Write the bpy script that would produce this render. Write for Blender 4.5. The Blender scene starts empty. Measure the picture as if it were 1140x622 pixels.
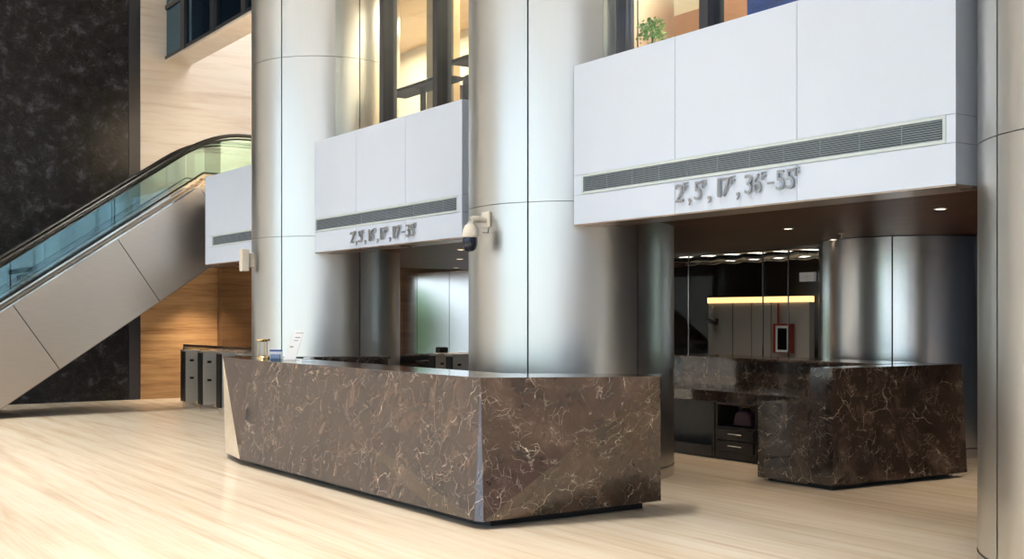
import bpy, bmesh, math, random
from mathutils import Vector, Matrix
random.seed(4)
scene = bpy.context.scene
C = scene.collection
PI = math.pi
sin, cos = math.sin, math.cos

# ------------------------------------------------------------ materials
def new_mat(name):
    m = bpy.data.materials.new(name); m.use_nodes = True
    nt = m.node_tree; b = nt.nodes['Principled BSDF']
    return m, nt, b
def N(nt, t, **kw):
    n = nt.nodes.new(t)
    for k, v in kw.items():
        if hasattr(n, k): setattr(n, k, v)
        else: n.inputs[k.replace('_', ' ')].default_value = v
    return n
def L(nt, a, b): nt.links.new(a, b)
def coords(nt, scale=(1, 1, 1), rot=(0, 0, 0), loc=(0, 0, 0)):
    g = N(nt, 'ShaderNodeNewGeometry'); mp = N(nt, 'ShaderNodeMapping')
    mp.inputs['Scale'].default_value = scale; mp.inputs['Rotation'].default_value = rot
    mp.inputs['Location'].default_value = loc
    L(nt, g.outputs['Position'], mp.inputs['Vector'])
    return mp.outputs['Vector']
def ramp(nt, src, stops, interp='LINEAR'):
    r = N(nt, 'ShaderNodeValToRGB'); r.color_ramp.interpolation = interp
    e = r.color_ramp.elements
    while len(e) < len(stops): e.new(0.5)
    for i, (p, c) in enumerate(stops):
        e[i].position = p; e[i].color = (c[0], c[1], c[2], 1) if not isinstance(c, (int, float)) else (c, c, c, 1)
    L(nt, src, r.inputs['Fac']); return r.outputs['Color']
def noise(nt, vec, scale, detail=4, rough=.5, dist=0):
    n = N(nt, 'ShaderNodeTexNoise'); L(nt, vec, n.inputs['Vector'])
    n.inputs['Scale'].default_value = scale; n.inputs['Detail'].default_value = detail
    n.inputs['Roughness'].default_value = rough; n.inputs['Distortion'].default_value = dist
    return n.outputs['Fac']
def mixc(nt, f, a, b, mode='MIX'):
    m = N(nt, 'ShaderNodeMix', data_type='RGBA', blend_type=mode)
    for i, s in ((0, f), (6, a), (7, b)):
        if hasattr(s, 'links'): L(nt, s, m.inputs[i])
        else: m.inputs[i].default_value = s if isinstance(s, (int, float)) else (*s, 1)
    return m.outputs[2]
def math_(nt, op, a, b=0.0):
    m = N(nt, 'ShaderNodeMath', operation=op)
    for i, s in ((0, a), (1, b)):
        if hasattr(s, 'links'): L(nt, s, m.inputs[i])
        else: m.inputs[i].default_value = s
    return m.outputs[0]
def bump(nt, b, h, strength=.1, dist=.01):
    n = N(nt, 'ShaderNodeBump'); n.inputs['Strength'].default_value = strength; n.inputs['Distance'].default_value = dist
    L(nt, h, n.inputs['Height']); L(nt, n.outputs['Normal'], b.inputs['Normal'])

def plain(name, col, rough=.5, metal=0, spec=.5, var=.06, scale=8):
    m, nt, b = new_mat(name)
    f = noise(nt, coords(nt), scale, 3)
    lo = [max(0, c * (1 - var)) for c in col]; hi = [min(1, c * (1 + var)) for c in col]
    L(nt, ramp(nt, f, [(.3, lo), (.7, hi)]), b.inputs['Base Color'])
    b.inputs['Roughness'].default_value = rough; b.inputs['Metallic'].default_value = metal
    b.inputs['Specular IOR Level'].default_value = spec
    return m

def steel(name, col, rough, streak=(90, 90, 1.2), var=.06, aniso=.0, bumpy=.0):
    m, nt, b = new_mat(name)
    f = noise(nt, coords(nt, streak), 2.0, 5, .6)
    big = noise(nt, coords(nt, (1, 1, .6)), 1.3, 3, .5)
    c = ramp(nt, f, [(.3, [x * (1 - var) for x in col]), (.7, [min(1, x * (1 + var)) for x in col])])
    L(nt, c, b.inputs['Base Color'])
    r = math_(nt, 'ADD', math_(nt, 'MULTIPLY', f, .0), math_(nt, 'ADD', math_(nt, 'MULTIPLY', big, .05), rough - .025))
    L(nt, r, b.inputs['Roughness'])
    b.inputs['Metallic'].default_value = 1
    if aniso:
        b.inputs['Anisotropic'].default_value = aniso
        t = N(nt, 'ShaderNodeTangent', direction_type='RADIAL', axis='Z')
        L(nt, t.outputs[0], b.inputs['Tangent'])
    if bumpy: bump(nt, b, big, bumpy, .05)
    return m

def marble(name, dark, mid, blotch, vein, vein_amt=1.0, scale=1.0, rough=.06, off=(0, 0, 0), spec=.6, speck=.5):
    m, nt, b = new_mat(name)
    v = coords(nt, loc=off)
    # warp the coordinates
    nz = N(nt, 'ShaderNodeTexNoise'); L(nt, v, nz.inputs['Vector']); nz.inputs['Scale'].default_value = 2.2 * scale; nz.inputs['Detail'].default_value = 5
    sub = N(nt, 'ShaderNodeVectorMath', operation='SUBTRACT'); L(nt, nz.outputs['Color'], sub.inputs[0]); sub.inputs[1].default_value = (.5, .5, .5)
    scl = N(nt, 'ShaderNodeVectorMath', operation='SCALE'); L(nt, sub.outputs[0], scl.inputs[0]); scl.inputs['Scale'].default_value = .55 / scale
    add = N(nt, 'ShaderNodeVectorMath', operation='ADD'); L(nt, v, add.inputs[0]); L(nt, scl.outputs[0], add.inputs[1])
    w = add.outputs[0]
    base = ramp(nt, noise(nt, w, 3.2 * scale, 8, .68), [(.32, dark), (.55, mid), (.78, blotch)])
    def veins(sc, width, thr0, thr1, msc):
        vo = N(nt, 'ShaderNodeTexVoronoi', feature='DISTANCE_TO_EDGE'); L(nt, w, vo.inputs['Vector']); vo.inputs['Scale'].default_value = sc
        line = ramp(nt, vo.outputs['Distance'], [(0, 1.0), (width, 0.0)], 'EASE')
        mask = ramp(nt, noise(nt, v, msc, 4, .6), [(thr0, 0.0), (thr1, 1.0)])
        return mixc(nt, 1.0, line, mask, 'MULTIPLY')
    v1 = veins(2.3 * scale, .009, .52, .66, 3.1 * scale)
    v2 = veins(6.0 * scale, .016, .50, .66, 4.6 * scale)
    v3 = veins(14 * scale, .04, .50, .68, 6 * scale)
    s = ramp(nt, noise(nt, w, 15 * scale, 3, .6), [(.70, 0.0), (.76, speck)])
    c = mixc(nt, math_(nt, 'MULTIPLY', v3, .45 * vein_amt), base, vein)
    c = mixc(nt, math_(nt, 'MULTIPLY', v2, .7 * vein_amt), c, vein)
    c = mixc(nt, math_(nt, 'MULTIPLY', v1, .85 * vein_amt), c, vein)
    c = mixc(nt, s, c, vein)
    L(nt, c, b.inputs['Base Color'])
    b.inputs['Roughness'].default_value = rough
    b.inputs['Specular IOR Level'].default_value = spec
    b.inputs['IOR'].default_value = 1.5 if spec < .5 else 1.72
    return m

def travertine(name, cols, stretch, rough, scale=1.0, joints=None, spec=.5):
    m, nt, b = new_mat(name)
    v = coords(nt, stretch)
    f1 = noise(nt, v, 1.6 * scale, 6, .62, .3)
    f2 = noise(nt, v, 6.0 * scale, 5, .6)
    f = math_(nt, 'ADD', math_(nt, 'MULTIPLY', f1, .7), math_(nt, 'MULTIPLY', f2, .3))
    c = ramp(nt, f, [(.34, cols[0]), (.46, cols[1]), (.56, cols[2]), (.7, cols[3])])
    if joints:
        br = N(nt, 'ShaderNodeTexBrick'); L(nt, coords(nt, rot=joints['rot']), br.inputs['Vector'])
        br.offset = .5
        br.inputs['Scale'].default_value = 1; br.inputs['Brick Width'].default_value = joints['w']
        br.inputs['Row Height'].default_value = joints['h']; br.inputs['Mortar Size'].default_value = joints['m']
        br.inputs['Color1'].default_value = (1, 1, 1, 1); br.inputs['Color2'].default_value = (.965, .965, .965, 1)
        br.inputs['Mortar'].default_value = (.86, .85, .83, 1)
        c = mixc(nt, 1.0, c, br.outputs['Color'], 'MULTIPLY')
    L(nt, c, b.inputs['Base Color'])
    b.inputs['Roughness'].default_value = rough; b.inputs['Specular IOR Level'].default_value = spec
    return m

def glass(name, tint, refl=.9, rough=.0, base=.04, rc=(1, 1, 1)):
    m, nt, b = new_mat(name); nt.nodes.remove(b)
    out = nt.nodes['Material Output']
    tr = N(nt, 'ShaderNodeBsdfTransparent'); tr.inputs[0].default_value = (*tint, 1)
    gl = N(nt, 'ShaderNodeBsdfGlossy'); gl.inputs['Color'].default_value = (refl * rc[0], refl * rc[1], refl * rc[2], 1); gl.inputs['Roughness'].default_value = rough
    lw = N(nt, 'ShaderNodeLayerWeight'); lw.inputs['Blend'].default_value = .5
    p = math_(nt, 'POWER', lw.outputs['Facing'], 4.0)
    fac = math_(nt, 'ADD', math_(nt, 'MULTIPLY', p, .75), base)
    mx = N(nt, 'ShaderNodeMixShader'); L(nt, fac, mx.inputs[0]); L(nt, tr.outputs[0], mx.inputs[1]); L(nt, gl.outputs[0], mx.inputs[2])
    L(nt, mx.outputs[0], out.inputs['Surface'])
    return m
def emit(name, col, s):
    m, nt, b = new_mat(name)
    b.inputs['Base Color'].default_value = (*col, 1); b.inputs['Emission Color'].default_value = (*col, 1)
    b.inputs['Emission Strength'].default_value = s
    return m
def foliage(name, a, bcol):
    m, nt, b = new_mat(name)
    L(nt, ramp(nt, noise(nt, coords(nt), 9, 4), [(.35, a), (.65, bcol)]), b.inputs['Base Color'])
    b.inputs['Roughness'].default_value = .6
    return m

M = {}
M['steel'] = steel('brushed_steel', (.68, .675, .655), .32, streak=(60, 60, .5), var=.015)
M['steel_dark'] = steel('brushed_steel_dim', (.70, .70, .71), .23, streak=(60, 60, .5), var=.015)
M['steel_esc'] = steel('escalator_steel', (.64, .585, .54), .34, streak=(2, 2, 60), bumpy=.04)
M['steel_gate'] = steel('gate_steel', (.68, .68, .68), .42, streak=(2, 2, 40))
M['bronze'] = steel('bronze_trim', (.42, .33, .27), .28, streak=(3, 3, 3))
M['white'] = plain('white_aluminium_panel', (.69, .78, .94), .38, var=.01, scale=2)
M['whiteframe'] = plain('pale_green_grey_frame', (.62, .71, .74), .4, var=.02)
M['louver'] = plain('louvre_grey', (.33, .40, .47), .4, var=.03)
M['dark'] = plain('black_void', (.012, .013, .016), .5)
M['joint'] = plain('joint_black', (.03, .035, .05), .5)
M['mullion'] = plain('dark_mullion', (.03, .032, .04), .35, var=.1)
M['marble'] = marble('brown_emperador_marble', (.024, .014, .010), (.068, .040, .028), (.15, .10, .075), (.72, .62, .52))
M['marble2'] = marble('dark_emperador_marble', (.020, .014, .012), (.055, .040, .033), (.13, .10, .085), (.66, .57, .48), off=(3, 1, 5))
M['marblewall'] = marble('blue_black_marble_wall', (.008, .008, .009), (.020, .020, .023), (.10, .11, .14), (.5, .48, .45), vein_amt=.22, scale=1.3, rough=.2, spec=.2, off=(7, 2, 1), speck=.3)
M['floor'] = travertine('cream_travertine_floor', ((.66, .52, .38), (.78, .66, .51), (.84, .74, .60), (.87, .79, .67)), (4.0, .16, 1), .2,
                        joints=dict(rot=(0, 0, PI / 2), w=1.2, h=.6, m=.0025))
M['trav'] = travertine('cream_travertine_wall', ((.66, .56, .47), (.78, .69, .60), (.83, .76, .68), (.86, .80, .73)), (.3, .3, 4), .3)
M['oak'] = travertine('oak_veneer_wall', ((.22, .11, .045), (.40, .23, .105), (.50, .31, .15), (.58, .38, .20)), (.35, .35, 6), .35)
M['brownwall'] = travertine('brown_veneer_wall', ((.09, .045, .02), (.15, .08, .035), (.19, .105, .05), (.23, .13, .06)), (.35, .35, 6), .3)
M['ceilwood'] = travertine('dark_walnut_ceiling', ((.024, .009, .005), (.046, .019, .010), (.066, .028, .015), (.088, .040, .022)), (5, .25, 1), .4, spec=.08)
M['cabinet'] = plain('black_brown_cabinet', (.022, .018, .016), .3, var=.2)
M['brass'] = steel('brass', (.80, .58, .30), .2, streak=(5, 5, 5))
M['chrome'] = steel('chrome', (.8, .8, .8), .12, streak=(5, 5, 5))
M['offwhite'] = plain('warm_white_plastic', (.82, .77, .68), .35, var=.02)
M['navy'] = plain('navy_plastic', (.012, .016, .04), .15, var=.1)
M['black'] = plain('black_rubber', (.012, .011, .010), .32, var=.1)
M['plaster'] = plain('cream_plaster', (.86, .74, .54), .7, var=.02)
M['plaster_grey'] = plain('greige_plaster', (.50, .46, .43), .6, var=.04, scale=2)
M['lobbywall'] = plain('lobby_blue_grey_wall', (.24, .29, .40), .5, var=.05)
M['lobbyceil'] = plain('lobby_white_ceiling', (.75, .75, .75), .7, var=.02)
M['orange'] = plain('terracotta_panel', (.55, .24, .11), .4, var=.06)
M['tanwood'] = travertine('tan_wood_ceiling', ((.55, .33, .14), (.65, .42, .20), (.72, .48, .24), (.76, .54, .29)), (4, .3, 1), .4)
M['glass'] = glass('clear_glass', (.93, .96, .96), .9)
M['glassclear'] = glass('partition_glass', (.93, .95, .95), .8, base=.010)
M['glassteal'] = glass('blue_green_glass', (.90, .94, .91), .95, base=.16, rc=(.50, .82, 1))
M['glassblue'] = glass('pale_blue_glass', (.84, .91, .94), .9, base=.06)
M['glassdark'] = glass('dark_tinted_glass', (.36, .46, .52), .8, base=.20, rc=(.42, .72, 1))
M['acrylic'] = glass('acrylic', (.90, .92, .95), .9, base=.06)
M['leaf'] = foliage('leaf_green', (.10, .28, .05), (.30, .55, .16))
M['hedge'] = foliage('hedge_green', (.05, .34, .08), (.12, .60, .18))
M['soil'] = plain('soil', (.04, .03, .02), .9)
M['reflection_folds'] = plain('indigo_reflection', (.04, .05, .11), .6, var=.3, scale=5)
M['reflection_folds2'] = plain('mauve_grey_curtain', (.34, .30, .36), .6, var=.1)
M['bluefab'] = plain('blue_upholstery', (.02, .09, .42), .6, var=.2)
M['tabletop'] = plain('dark_table_top', (.02, .016, .014), .7, spec=.1, var=.2)
M['chairfab'] = plain('brown_chair_fabric', (.035, .024, .024), .8, spec=.1, var=.2)
M['red'] = plain('red_paint', (.30, .03, .02), .4)
M['paper'] = plain('white_card', (.85, .87, .90), .5, var=.01)
M['blueink'] = plain('blue_print', (.06, .13, .40), .5, var=.02)
M['greyink'] = plain('grey_print', (.30, .32, .36), .5, var=.02)
M['letter'] = steel('satin_letter_metal', (.40, .41, .43), .35, streak=(4, 4, 4))
M['purple'] = plain('dark_purple_leather', (.035, .008, .022), .35, var=.2)
M['foil'] = plain('silver_foil', (.75, .75, .75), .25, metal=1, var=.3, scale=20)
M['pave'] = plain('outdoor_paving', (.62, .62, .60), .8)
M['lamp'] = emit('downlight_glow', (1, .86, .66), 14)
M['cove'] = emit('cove_glow', (1, .60, .25), 1.6)
M['panel_lamp'] = emit('ceiling_panel_glow', (1, .95, .88), 3)

# ------------------------------------------------------------ mesh helpers
def newbm(): return bmesh.new()
def bx(bm, x0, x1, y0, y1, z0, z1):
    v = [bm.verts.new(p) for p in ((x0, y0, z0), (x1, y0, z0), (x1, y1, z0), (x0, y1, z0), (x0, y0, z1), (x1, y0, z1), (x1, y1, z1), (x0, y1, z1))]
    for f in ((0, 3, 2, 1), (4, 5, 6, 7), (0, 1, 5, 4), (1, 2, 6, 5), (2, 3, 7, 6), (3, 0, 4, 7)):
        bm.faces.new([v[i] for i in f])
    return bm
def box(*a): return bx(newbm(), *a)
def prism(bm, pts, ax, a0, a1):
    """extrude a 2D polygon: ax='y' pts are (x,z); 'z' pts are (x,y); 'x' pts are (y,z)"""
    def P(p, t): return {'y': (p[0], t, p[1]), 'z': (p[0], p[1], t), 'x': (t, p[0], p[1])}[ax]
    A = [bm.verts.new(P(p, a0)) for p in pts]; B = [bm.verts.new(P(p, a1)) for p in pts]
    bm.faces.new(A); bm.faces.new(list(reversed(B)))
    n = len(pts)
    for i in range(n): bm.faces.new((A[i], B[i], B[(i + 1) % n], A[(i + 1) % n]))
    bmesh.ops.recalc_face_normals(bm, faces=bm.faces[:]); return bm
def poly(bm, verts, faces):
    v = [bm.verts.new(p) for p in verts]
    for f in faces: bm.faces.new([v[i] for i in f])
    bmesh.ops.recalc_face_normals(bm, faces=bm.faces[:]); return bm
def lathe(bm, prof, c, axis=Vector((0, 0, 1)), seg=24, base=None):
    """prof: (r, h) list swept about axis through c"""
    q = Vector((0, 0, 1)).rotation_difference(Vector(axis).normalized())
    rings = []
    for r, h in prof:
        rings.append([bm.verts.new(Vector(c) + q @ Vector((r * cos(2 * PI * i / seg), r * sin(2 * PI * i / seg), h))) for i in range(seg)])
    for a, b in zip(rings, rings[1:]):
        for i in range(seg): bm.faces.new((a[i], a[(i + 1) % seg], b[(i + 1) % seg], b[i]))
    if prof[0][0] > 1e-4: bm.faces.new(list(reversed(rings[0])))
    if prof[-1][0] > 1e-4: bm.faces.new(rings[-1])
    bmesh.ops.remove_doubles(bm, verts=bm.verts[:], dist=1e-5)
    bmesh.ops.recalc_face_normals(bm, faces=bm.faces[:]); return bm
def tube(bm, pts, r, seg=10, flat=None):
    """sweep a circle (or ellipse flat=(w,h)) along pts"""
    pts = [Vector(p) for p in pts]; rings = []
    for i, p in enumerate(pts):
        d = (pts[min(i + 1, len(pts) - 1)] - pts[max(i - 1, 0)]).normalized()
        up = Vector((0, 0, 1)) if abs(d.z) < .95 else Vector((1, 0, 0))
        s = d.cross(up).normalized(); u = s.cross(d).normalized()
        w, h = flat or (r, r)
        rings.append([bm.verts.new(p + s * w * cos(2 * PI * k / seg) + u * h * sin(2 * PI * k / seg)) for k in range(seg)])
    for a, b in zip(rings, rings[1:]):
        for k in range(seg): bm.faces.new((a[k], a[(k + 1) % seg], b[(k + 1) % seg], b[k]))
    bm.faces.new(list(reversed(rings[0]))); bm.faces.new(rings[-1])
    bmesh.ops.recalc_face_normals(bm, faces=bm.faces[:]); return bm
def arc_panel(bm, cx, cy, r0, r1, a0, a1, z0, z1, seg=24):
    n = max(2, int(seg)); A = []
    for i in range(n + 1):
        a = math.radians(a0 + (a1 - a0) * i / n)
        A.append([bm.verts.new((cx + r * cos(a), cy + r * sin(a), z)) for r, z in ((r0, z0), (r1, z0), (r1, z1), (r0, z1))])
    for p, q in zip(A, A[1:]):
        for k in range(4): bm.faces.new((p[k], p[(k + 1) % 4], q[(k + 1) % 4], q[k]))
    bm.faces.new(A[0]); bm.faces.new(list(reversed(A[-1])))
    bmesh.ops.recalc_face_normals(bm, faces=bm.faces[:]); return bm

def obj(name, bm, mat, parent=None, smooth=False, bevel=0, local=None):
    me = bpy.data.meshes.new(name)
    bm.to_mesh(me); bm.free()
    me.materials.append(mat)
    o = bpy.data.objects.new(name, me); C.objects.link(o)
    if parent is not None:
        o.parent = parent
        if local is None:      # mesh was written in world coordinates: move it into the parent's frame
            T = world_of(parent).inverted()
            me.transform(T)
    if smooth:
        for p in me.polygons: p.use_smooth = True
        me.set_sharp_from_angle(angle=math.radians(35))
    if bevel:
        b = o.modifiers.new('bevel', 'BEVEL'); b.width = bevel; b.segments = 2; b.limit_method = 'ANGLE'
    return o
def world_of(o):
    m = Matrix.LocRotScale(o.location, o.rotation_euler, o.scale)
    return world_of(o.parent) @ m if o.parent else m
def tag(o, label, cat, group=None, kind=None):
    o['label'] = label; o['category'] = cat
    if group: o['group'] = group
    if kind: o['kind'] = kind
    return o
def thing(name, label, cat, loc=(0, 0, 0), rotz=0, group=None):
    o = bpy.data.objects.new(name, None); o.empty_display_size = .1; C.objects.link(o)
    o.location = loc; o.rotation_euler = (0, 0, rotz)
    return tag(o, label, cat, group)
def struct(name, bm, m, label=None, parent=None, smooth=False, bevel=0):
    o = obj(name, bm, m, parent, smooth, bevel)
    o['kind'] = 'structure'
    if parent is None:
        o['label'] = label or name.replace('_', ' '); o['category'] = name.split('_')[0]
    return o
def copy_tree(o, parent=None):
    c = o.copy(); C.objects.link(c); c.parent = parent
    for ch in [x for x in bpy.data.objects if x.parent == o]: copy_tree(ch, c)
    return c
def relabel(o, label): o['label'] = label; return o

# ------------------------------------------------------------ dimensions
XF = 6.45            # face of the white bulkheads
ZS = 2.41            # soffit under them
ZB = 3.85            # top of them
ZC = 2.47            # bay ceiling
R = 1.04
COLS = dict(mid=(7.13, 9.36), left=(7.10, 15.05), right=(7.13, 3.50), near=(7.13, -2.2))
YB = 22.0            # back wall
XO = -14.0           # opposite facade
CEIL = 9.6

# ------------------------------------------------------------ setting
struct('floor', box(XO - .2, 24, -9, YB + .4, -.2, 0), M['floor'], 'cream travertine floor with long veins')
struct('wall_core', bx(box(14.5, 14.7, -9, YB, 3.4, CEIL), 14.5, 24, -9, YB, 3.4, 3.6), M['lobbyceil'], 'wall high over the bays')
struct('ceiling', box(XO, 14.7, -9.2, YB + .2, CEIL, CEIL + .3), M['lobbyceil'], 'white lobby ceiling')
struct('wall_far', box(XO, 2.9, YB, YB + .3, 0, CEIL), M['lobbyceil'], 'pale wall left of the marble wall')
struct('wall_back', box(2.9, 6.32, YB, YB + .3, 0, CEIL), M['marblewall'], 'tall blue black marble wall behind the escalator')
struct('trim_1', box(6.32, 6.53, YB - .02, YB + .3, 0, CEIL), M['mullion'], 'black strip at the edge of the marble wall')
struct('wall_left', box(6.53, 14, YB - .04, YB + .3, 2.9, CEIL), M['trav'], 'cream travertine wall above the escalator')
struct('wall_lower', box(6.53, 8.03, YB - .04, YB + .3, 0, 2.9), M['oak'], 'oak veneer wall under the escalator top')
struct('wall_recess', bx(bx(bx(box(8.03, 9.3, YB - .3, YB + .3, 0, 2.9), 11.7, 14, YB - .3, YB + .3, 0, 2.9), 9.3, 11.7, YB - .3, YB + .3, 0, .3), 9.3, 11.7, YB - .3, YB + .3, 2.4, 2.9), M['brownwall'], 'dark brown veneer wall beyond the turnstiles')  # unseen opening added in it to brighten the inner steel wall
struct('wall_yard', box(14, 24.2, YB - .3, YB, 0, 3.4), M['dark'], 'dark far wall of the service room')
struct('wall_right', bx(box(-4, 24, -9.3, -9, 0, CEIL), XO, -4, -9.3, -9, 0, 4.4), M['lobbywall'], 'grey wall behind the viewer')
w7 = struct('window_7', bx(box(XO, -4, -9.2, -9.1, 7.0, 7.15), XO, -4, -9.2, -9.1, 4.4, 4.55), M['mullion'], 'unseen high window added behind the viewer for daylight')  # unseen, added so daylight reaches faces turned this way
for k in range(4): struct('mullion', box(XO + .3 + k * 2.6, XO + .42 + k * 2.6, -9.2, -9.05, 4.4, CEIL), M['mullion'], parent=w7)
# opposite window front
w = box(XO - .25, XO, -9, YB, 0, .12)
struct('baseboard_front', w, M['mullion'], 'dark sill of the opposite window front')
wf = struct('window_1', bx(box(XO - .2, XO, -9, YB, 8.6, CEIL), XO - .2, XO, -9, YB, 4.55, 4.8), M['mullion'], 'tall window front opposite the counters')
for k in range(12):
    y = -9 + k * 2.8
    struct('mullion', box(XO - .2, XO + .02, y, y + .14, .12, 8.6), M['mullion'], parent=wf)
# bay ceiling, soffits
bc = newbm()
bx(bc, 6.80, 11.65, -6, 15.6, ZC, ZC + .08); bx(bc, 6.80, 14.5, 15.6, 18.9, ZC, ZC + .08)
struct('ceiling_bay', bc, M['ceilwood'], 'dark walnut ceiling over the elevator bays')
struct('ceiling_service', box(11.7, 24, -6, YB - .3, 3.3, 3.4), M['dark'], 'black service ceiling behind the glass')
struct('floor_mezzanine', box(6.80, 14.5, -6, 18.9, 3.5, 3.80), M['lobbyceil'], 'mezzanine slab behind the bulkheads')
struct('ceiling_mezzanine', bx(box(6.78, 14.5, -6, 15.6, 6.2, 6.3), 8.2, 14.5, 15.6, 18.9, 6.2, 6.3), M['tanwood'], 'tan wood mezzanine ceiling')
struct('wall_mezzanine', box(9.9, 10.0, 11.4, 18.9, 3.80, 6.2), M['plaster'], 'cream mezzanine wall')
struct('wall_upper', box(6.99, 7.2, -9, 22, 7.6, CEIL), M['trav'], 'upper stone wall over the mezzanine glass')
struct('wall_end', bx(box(24, 24.2, 3.6, YB, 0, 3.3), 24, 24.2, -9, 1.4, 0, 3.3), M['dark'], 'dark end wall')  # unseen gap added to put daylight into the middle column's reflection
# steel clad inner wall of the left bay
iw = newbm()
y = 15.9
sw = struct('wall_inner', box(12.05, 12.2, 15.8, 21.7, 0, ZC), M['joint'], 'steel clad inner wall of the left elevator bay')
while y < 21.5:
    struct('wall_panel', box(12.02, 12.06, y, y + 1.28, 0, ZC), M['steel_dark'], parent=sw)
    y += 1.30

# ------------------------------------------------------------ columns
def column(key, label, zt):
    cx, cy = COLS[key]
    t = thing('steel_column', label, 'column', (cx, cy, 0), 0, 'round brushed steel columns')
    obj('core', lathe(newbm(), [(R - .03, 0), (R - .03, zt)], (cx, cy, 0), seg=48), M['joint'], t, True)
    obj('base_ring', lathe(newbm(), [(R + .004, 0), (R + .004, .10), (R - .02, .105)], (cx, cy, 0), seg=96), M['steel_dark'], t, True)
    zs = [.11, 2.64, 5.04, 7.44, zt]
    zs = [z for z in zs if z < zt - .2] + [zt]
    for z0, z1 in zip(zs, zs[1:]):
        for k in range(6):
            a0 = -150 + 60 * k
            obj('cladding_panel', arc_panel(newbm(), cx, cy, R - .03, R, a0 + .45, a0 + 60 - .45, z0 + .003, z1 - .003, 30), M['steel'], t, True)
    return t
column('mid', 'round brushed steel column rising behind the long marble counter, camera mounted on it', CEIL)
column('left', 'farther round brushed steel column left of the smaller numbered bulkhead', CEIL)
column('right', 'nearest round steel column cut by the right edge of the photo', CEIL)
# inner column under the bay ceiling
cx, cy = 11.69, 8.70
t = thing('steel_column', 'low dark steel column behind the right marble counter, under the walnut ceiling', 'column', (cx, cy, 0), 0, 'round brushed steel columns')
obj('core', lathe(newbm(), [(R - .03, 0), (R - .03, ZC)], (cx, cy, 0), seg=48), M['joint'], t, True)
obj('base_ring', lathe(newbm(), [(R + .004, 0), (R + .004, .10), (R - .02, .105)], (cx, cy, 0), seg=96), M['steel_dark'], t, True)
for k in range(6):
    a0 = -153 + 60 * k
    obj('cladding_panel', arc_panel(newbm(), cx, cy, R - .03, R, a0 + .45, a0 + 60 - .45, .113, ZC - .01, 30), M['steel_dark'], t, True)

# ------------------------------------------------------------ bulkheads
def bulkhead(y0, y1, joints, label, vent=(None, None), zt=ZB, joint_end=True):
    t = thing('bulkhead', label, 'bulkhead', (XF, (y0 + y1) / 2, ZS), 0, 'white panelled bulkheads over the bays')
    g = .006
    ys = [y0] + joints + [y1]
    v0, v1 = vent
    zv0, zv1 = 2.675, 2.855
    # backing body
    obj('backing', box(XF + .02, XF + .36, y0 + .01, y1 - .01, ZS + .005, zt - .01), M['joint'], t)
    for a, b in zip(ys, ys[1:]):
        a2 = a + (g / 2 if a != y0 else 0); b2 = b - (g / 2 if b != y1 else 0)
        obj('panel', box(XF, XF + .02, a2, b2, zv1 + .003, zt), M['white'], t)
        obj('panel', box(XF, XF + .02, a2, b2, ZS, zv0 - .003), M['white'], t)
    # end return panels (facing along the bay row)
    for yy in ((y0, y0 + .012), (y1 - .012, y1)):
        for z0, z1 in ((ZS, zv0 - .003), (zv0 + .001, zv1 - .001), (zv1 + .003, zt)):
            obj('end_panel', box(XF + .02, XF + .37, yy[0], yy[1], z0, z1), M['white'], t)
    obj('top_cap', box(XF, XF + .37, y0, y1, zt, zt + .012), M['white'], t)
    if v0 is not None:
        for a, b in ((y0, v0), (v1, y1)):
            if b - a > .004: obj('panel', box(XF, XF + .02, a, b, zv0, zv1), M['white'], t)
        fr = newbm(); f = .022
        bx(fr, XF - .006, XF + .02, v0, v1, zv0, zv0 + f); bx(fr, XF - .006, XF + .02, v0, v1, zv1 - f, zv1)
        bx(fr, XF - .006, XF + .02, v0, v0 + f, zv0 + f, zv1 - f); bx(fr, XF - .006, XF + .02, v1 - f, v1, zv0 + f, zv1 - f)
        vf = obj('vent_frame', fr, M['whiteframe'], t)
        sl = newbm(); n = 9; h = (zv1 - zv0 - 2 * f)
        for i in range(n):
            z = zv0 + f + h * (i + .5) / n
            prism(sl, [(XF - .002, z - .006), (XF - .002, z - .002), (XF + .016, z + .006), (XF + .016, z + .002)], 'y', v0 + f, v1 - f)
        k = int((v1 - v0) / .32)
        for i in range(1, k):
            yy = v0 + (v1 - v0) * i / k
            bx(sl, XF + .006, XF + .016, yy - .002, yy + .002, zv0 + f, zv1 - f)
        o = obj('louvre_grille', sl, M['louver'], vf)
    # bronze soffit
    obj('soffit_plate', box(XF + .004, XF + .36, y0 + .004, y1 - .004, ZS - .012, ZS), M['bronze'], t)
    return t
bulkhead(4.45, 8.42, [5.76, 7.06], 'large white bulkhead with a long vent, numbered up to 55, right of the middle column', (4.52, 8.30))
bulkhead(10.36, 14.03, [11.58, 12.82], 'smaller white bulkhead with a long vent, between the left and middle columns', (10.44, 14.0))
bulkhead(16.10, 18.20, [], 'farthest white bulkhead with a short vent, beside the escalator top', (16.15, 17.88), zt=3.80)
bulkhead(-1.1, 2.4, [.1, 1.3], 'white bulkhead beyond the nearest column', (-1.0, 2.3))
# bronze strip edging the walnut ceiling
struct('trim_2', box(6.815, 6.86, -6, 18.9, ZC - .06, ZC), M['bronze'], 'bronze edge strip of the walnut ceiling')

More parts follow.
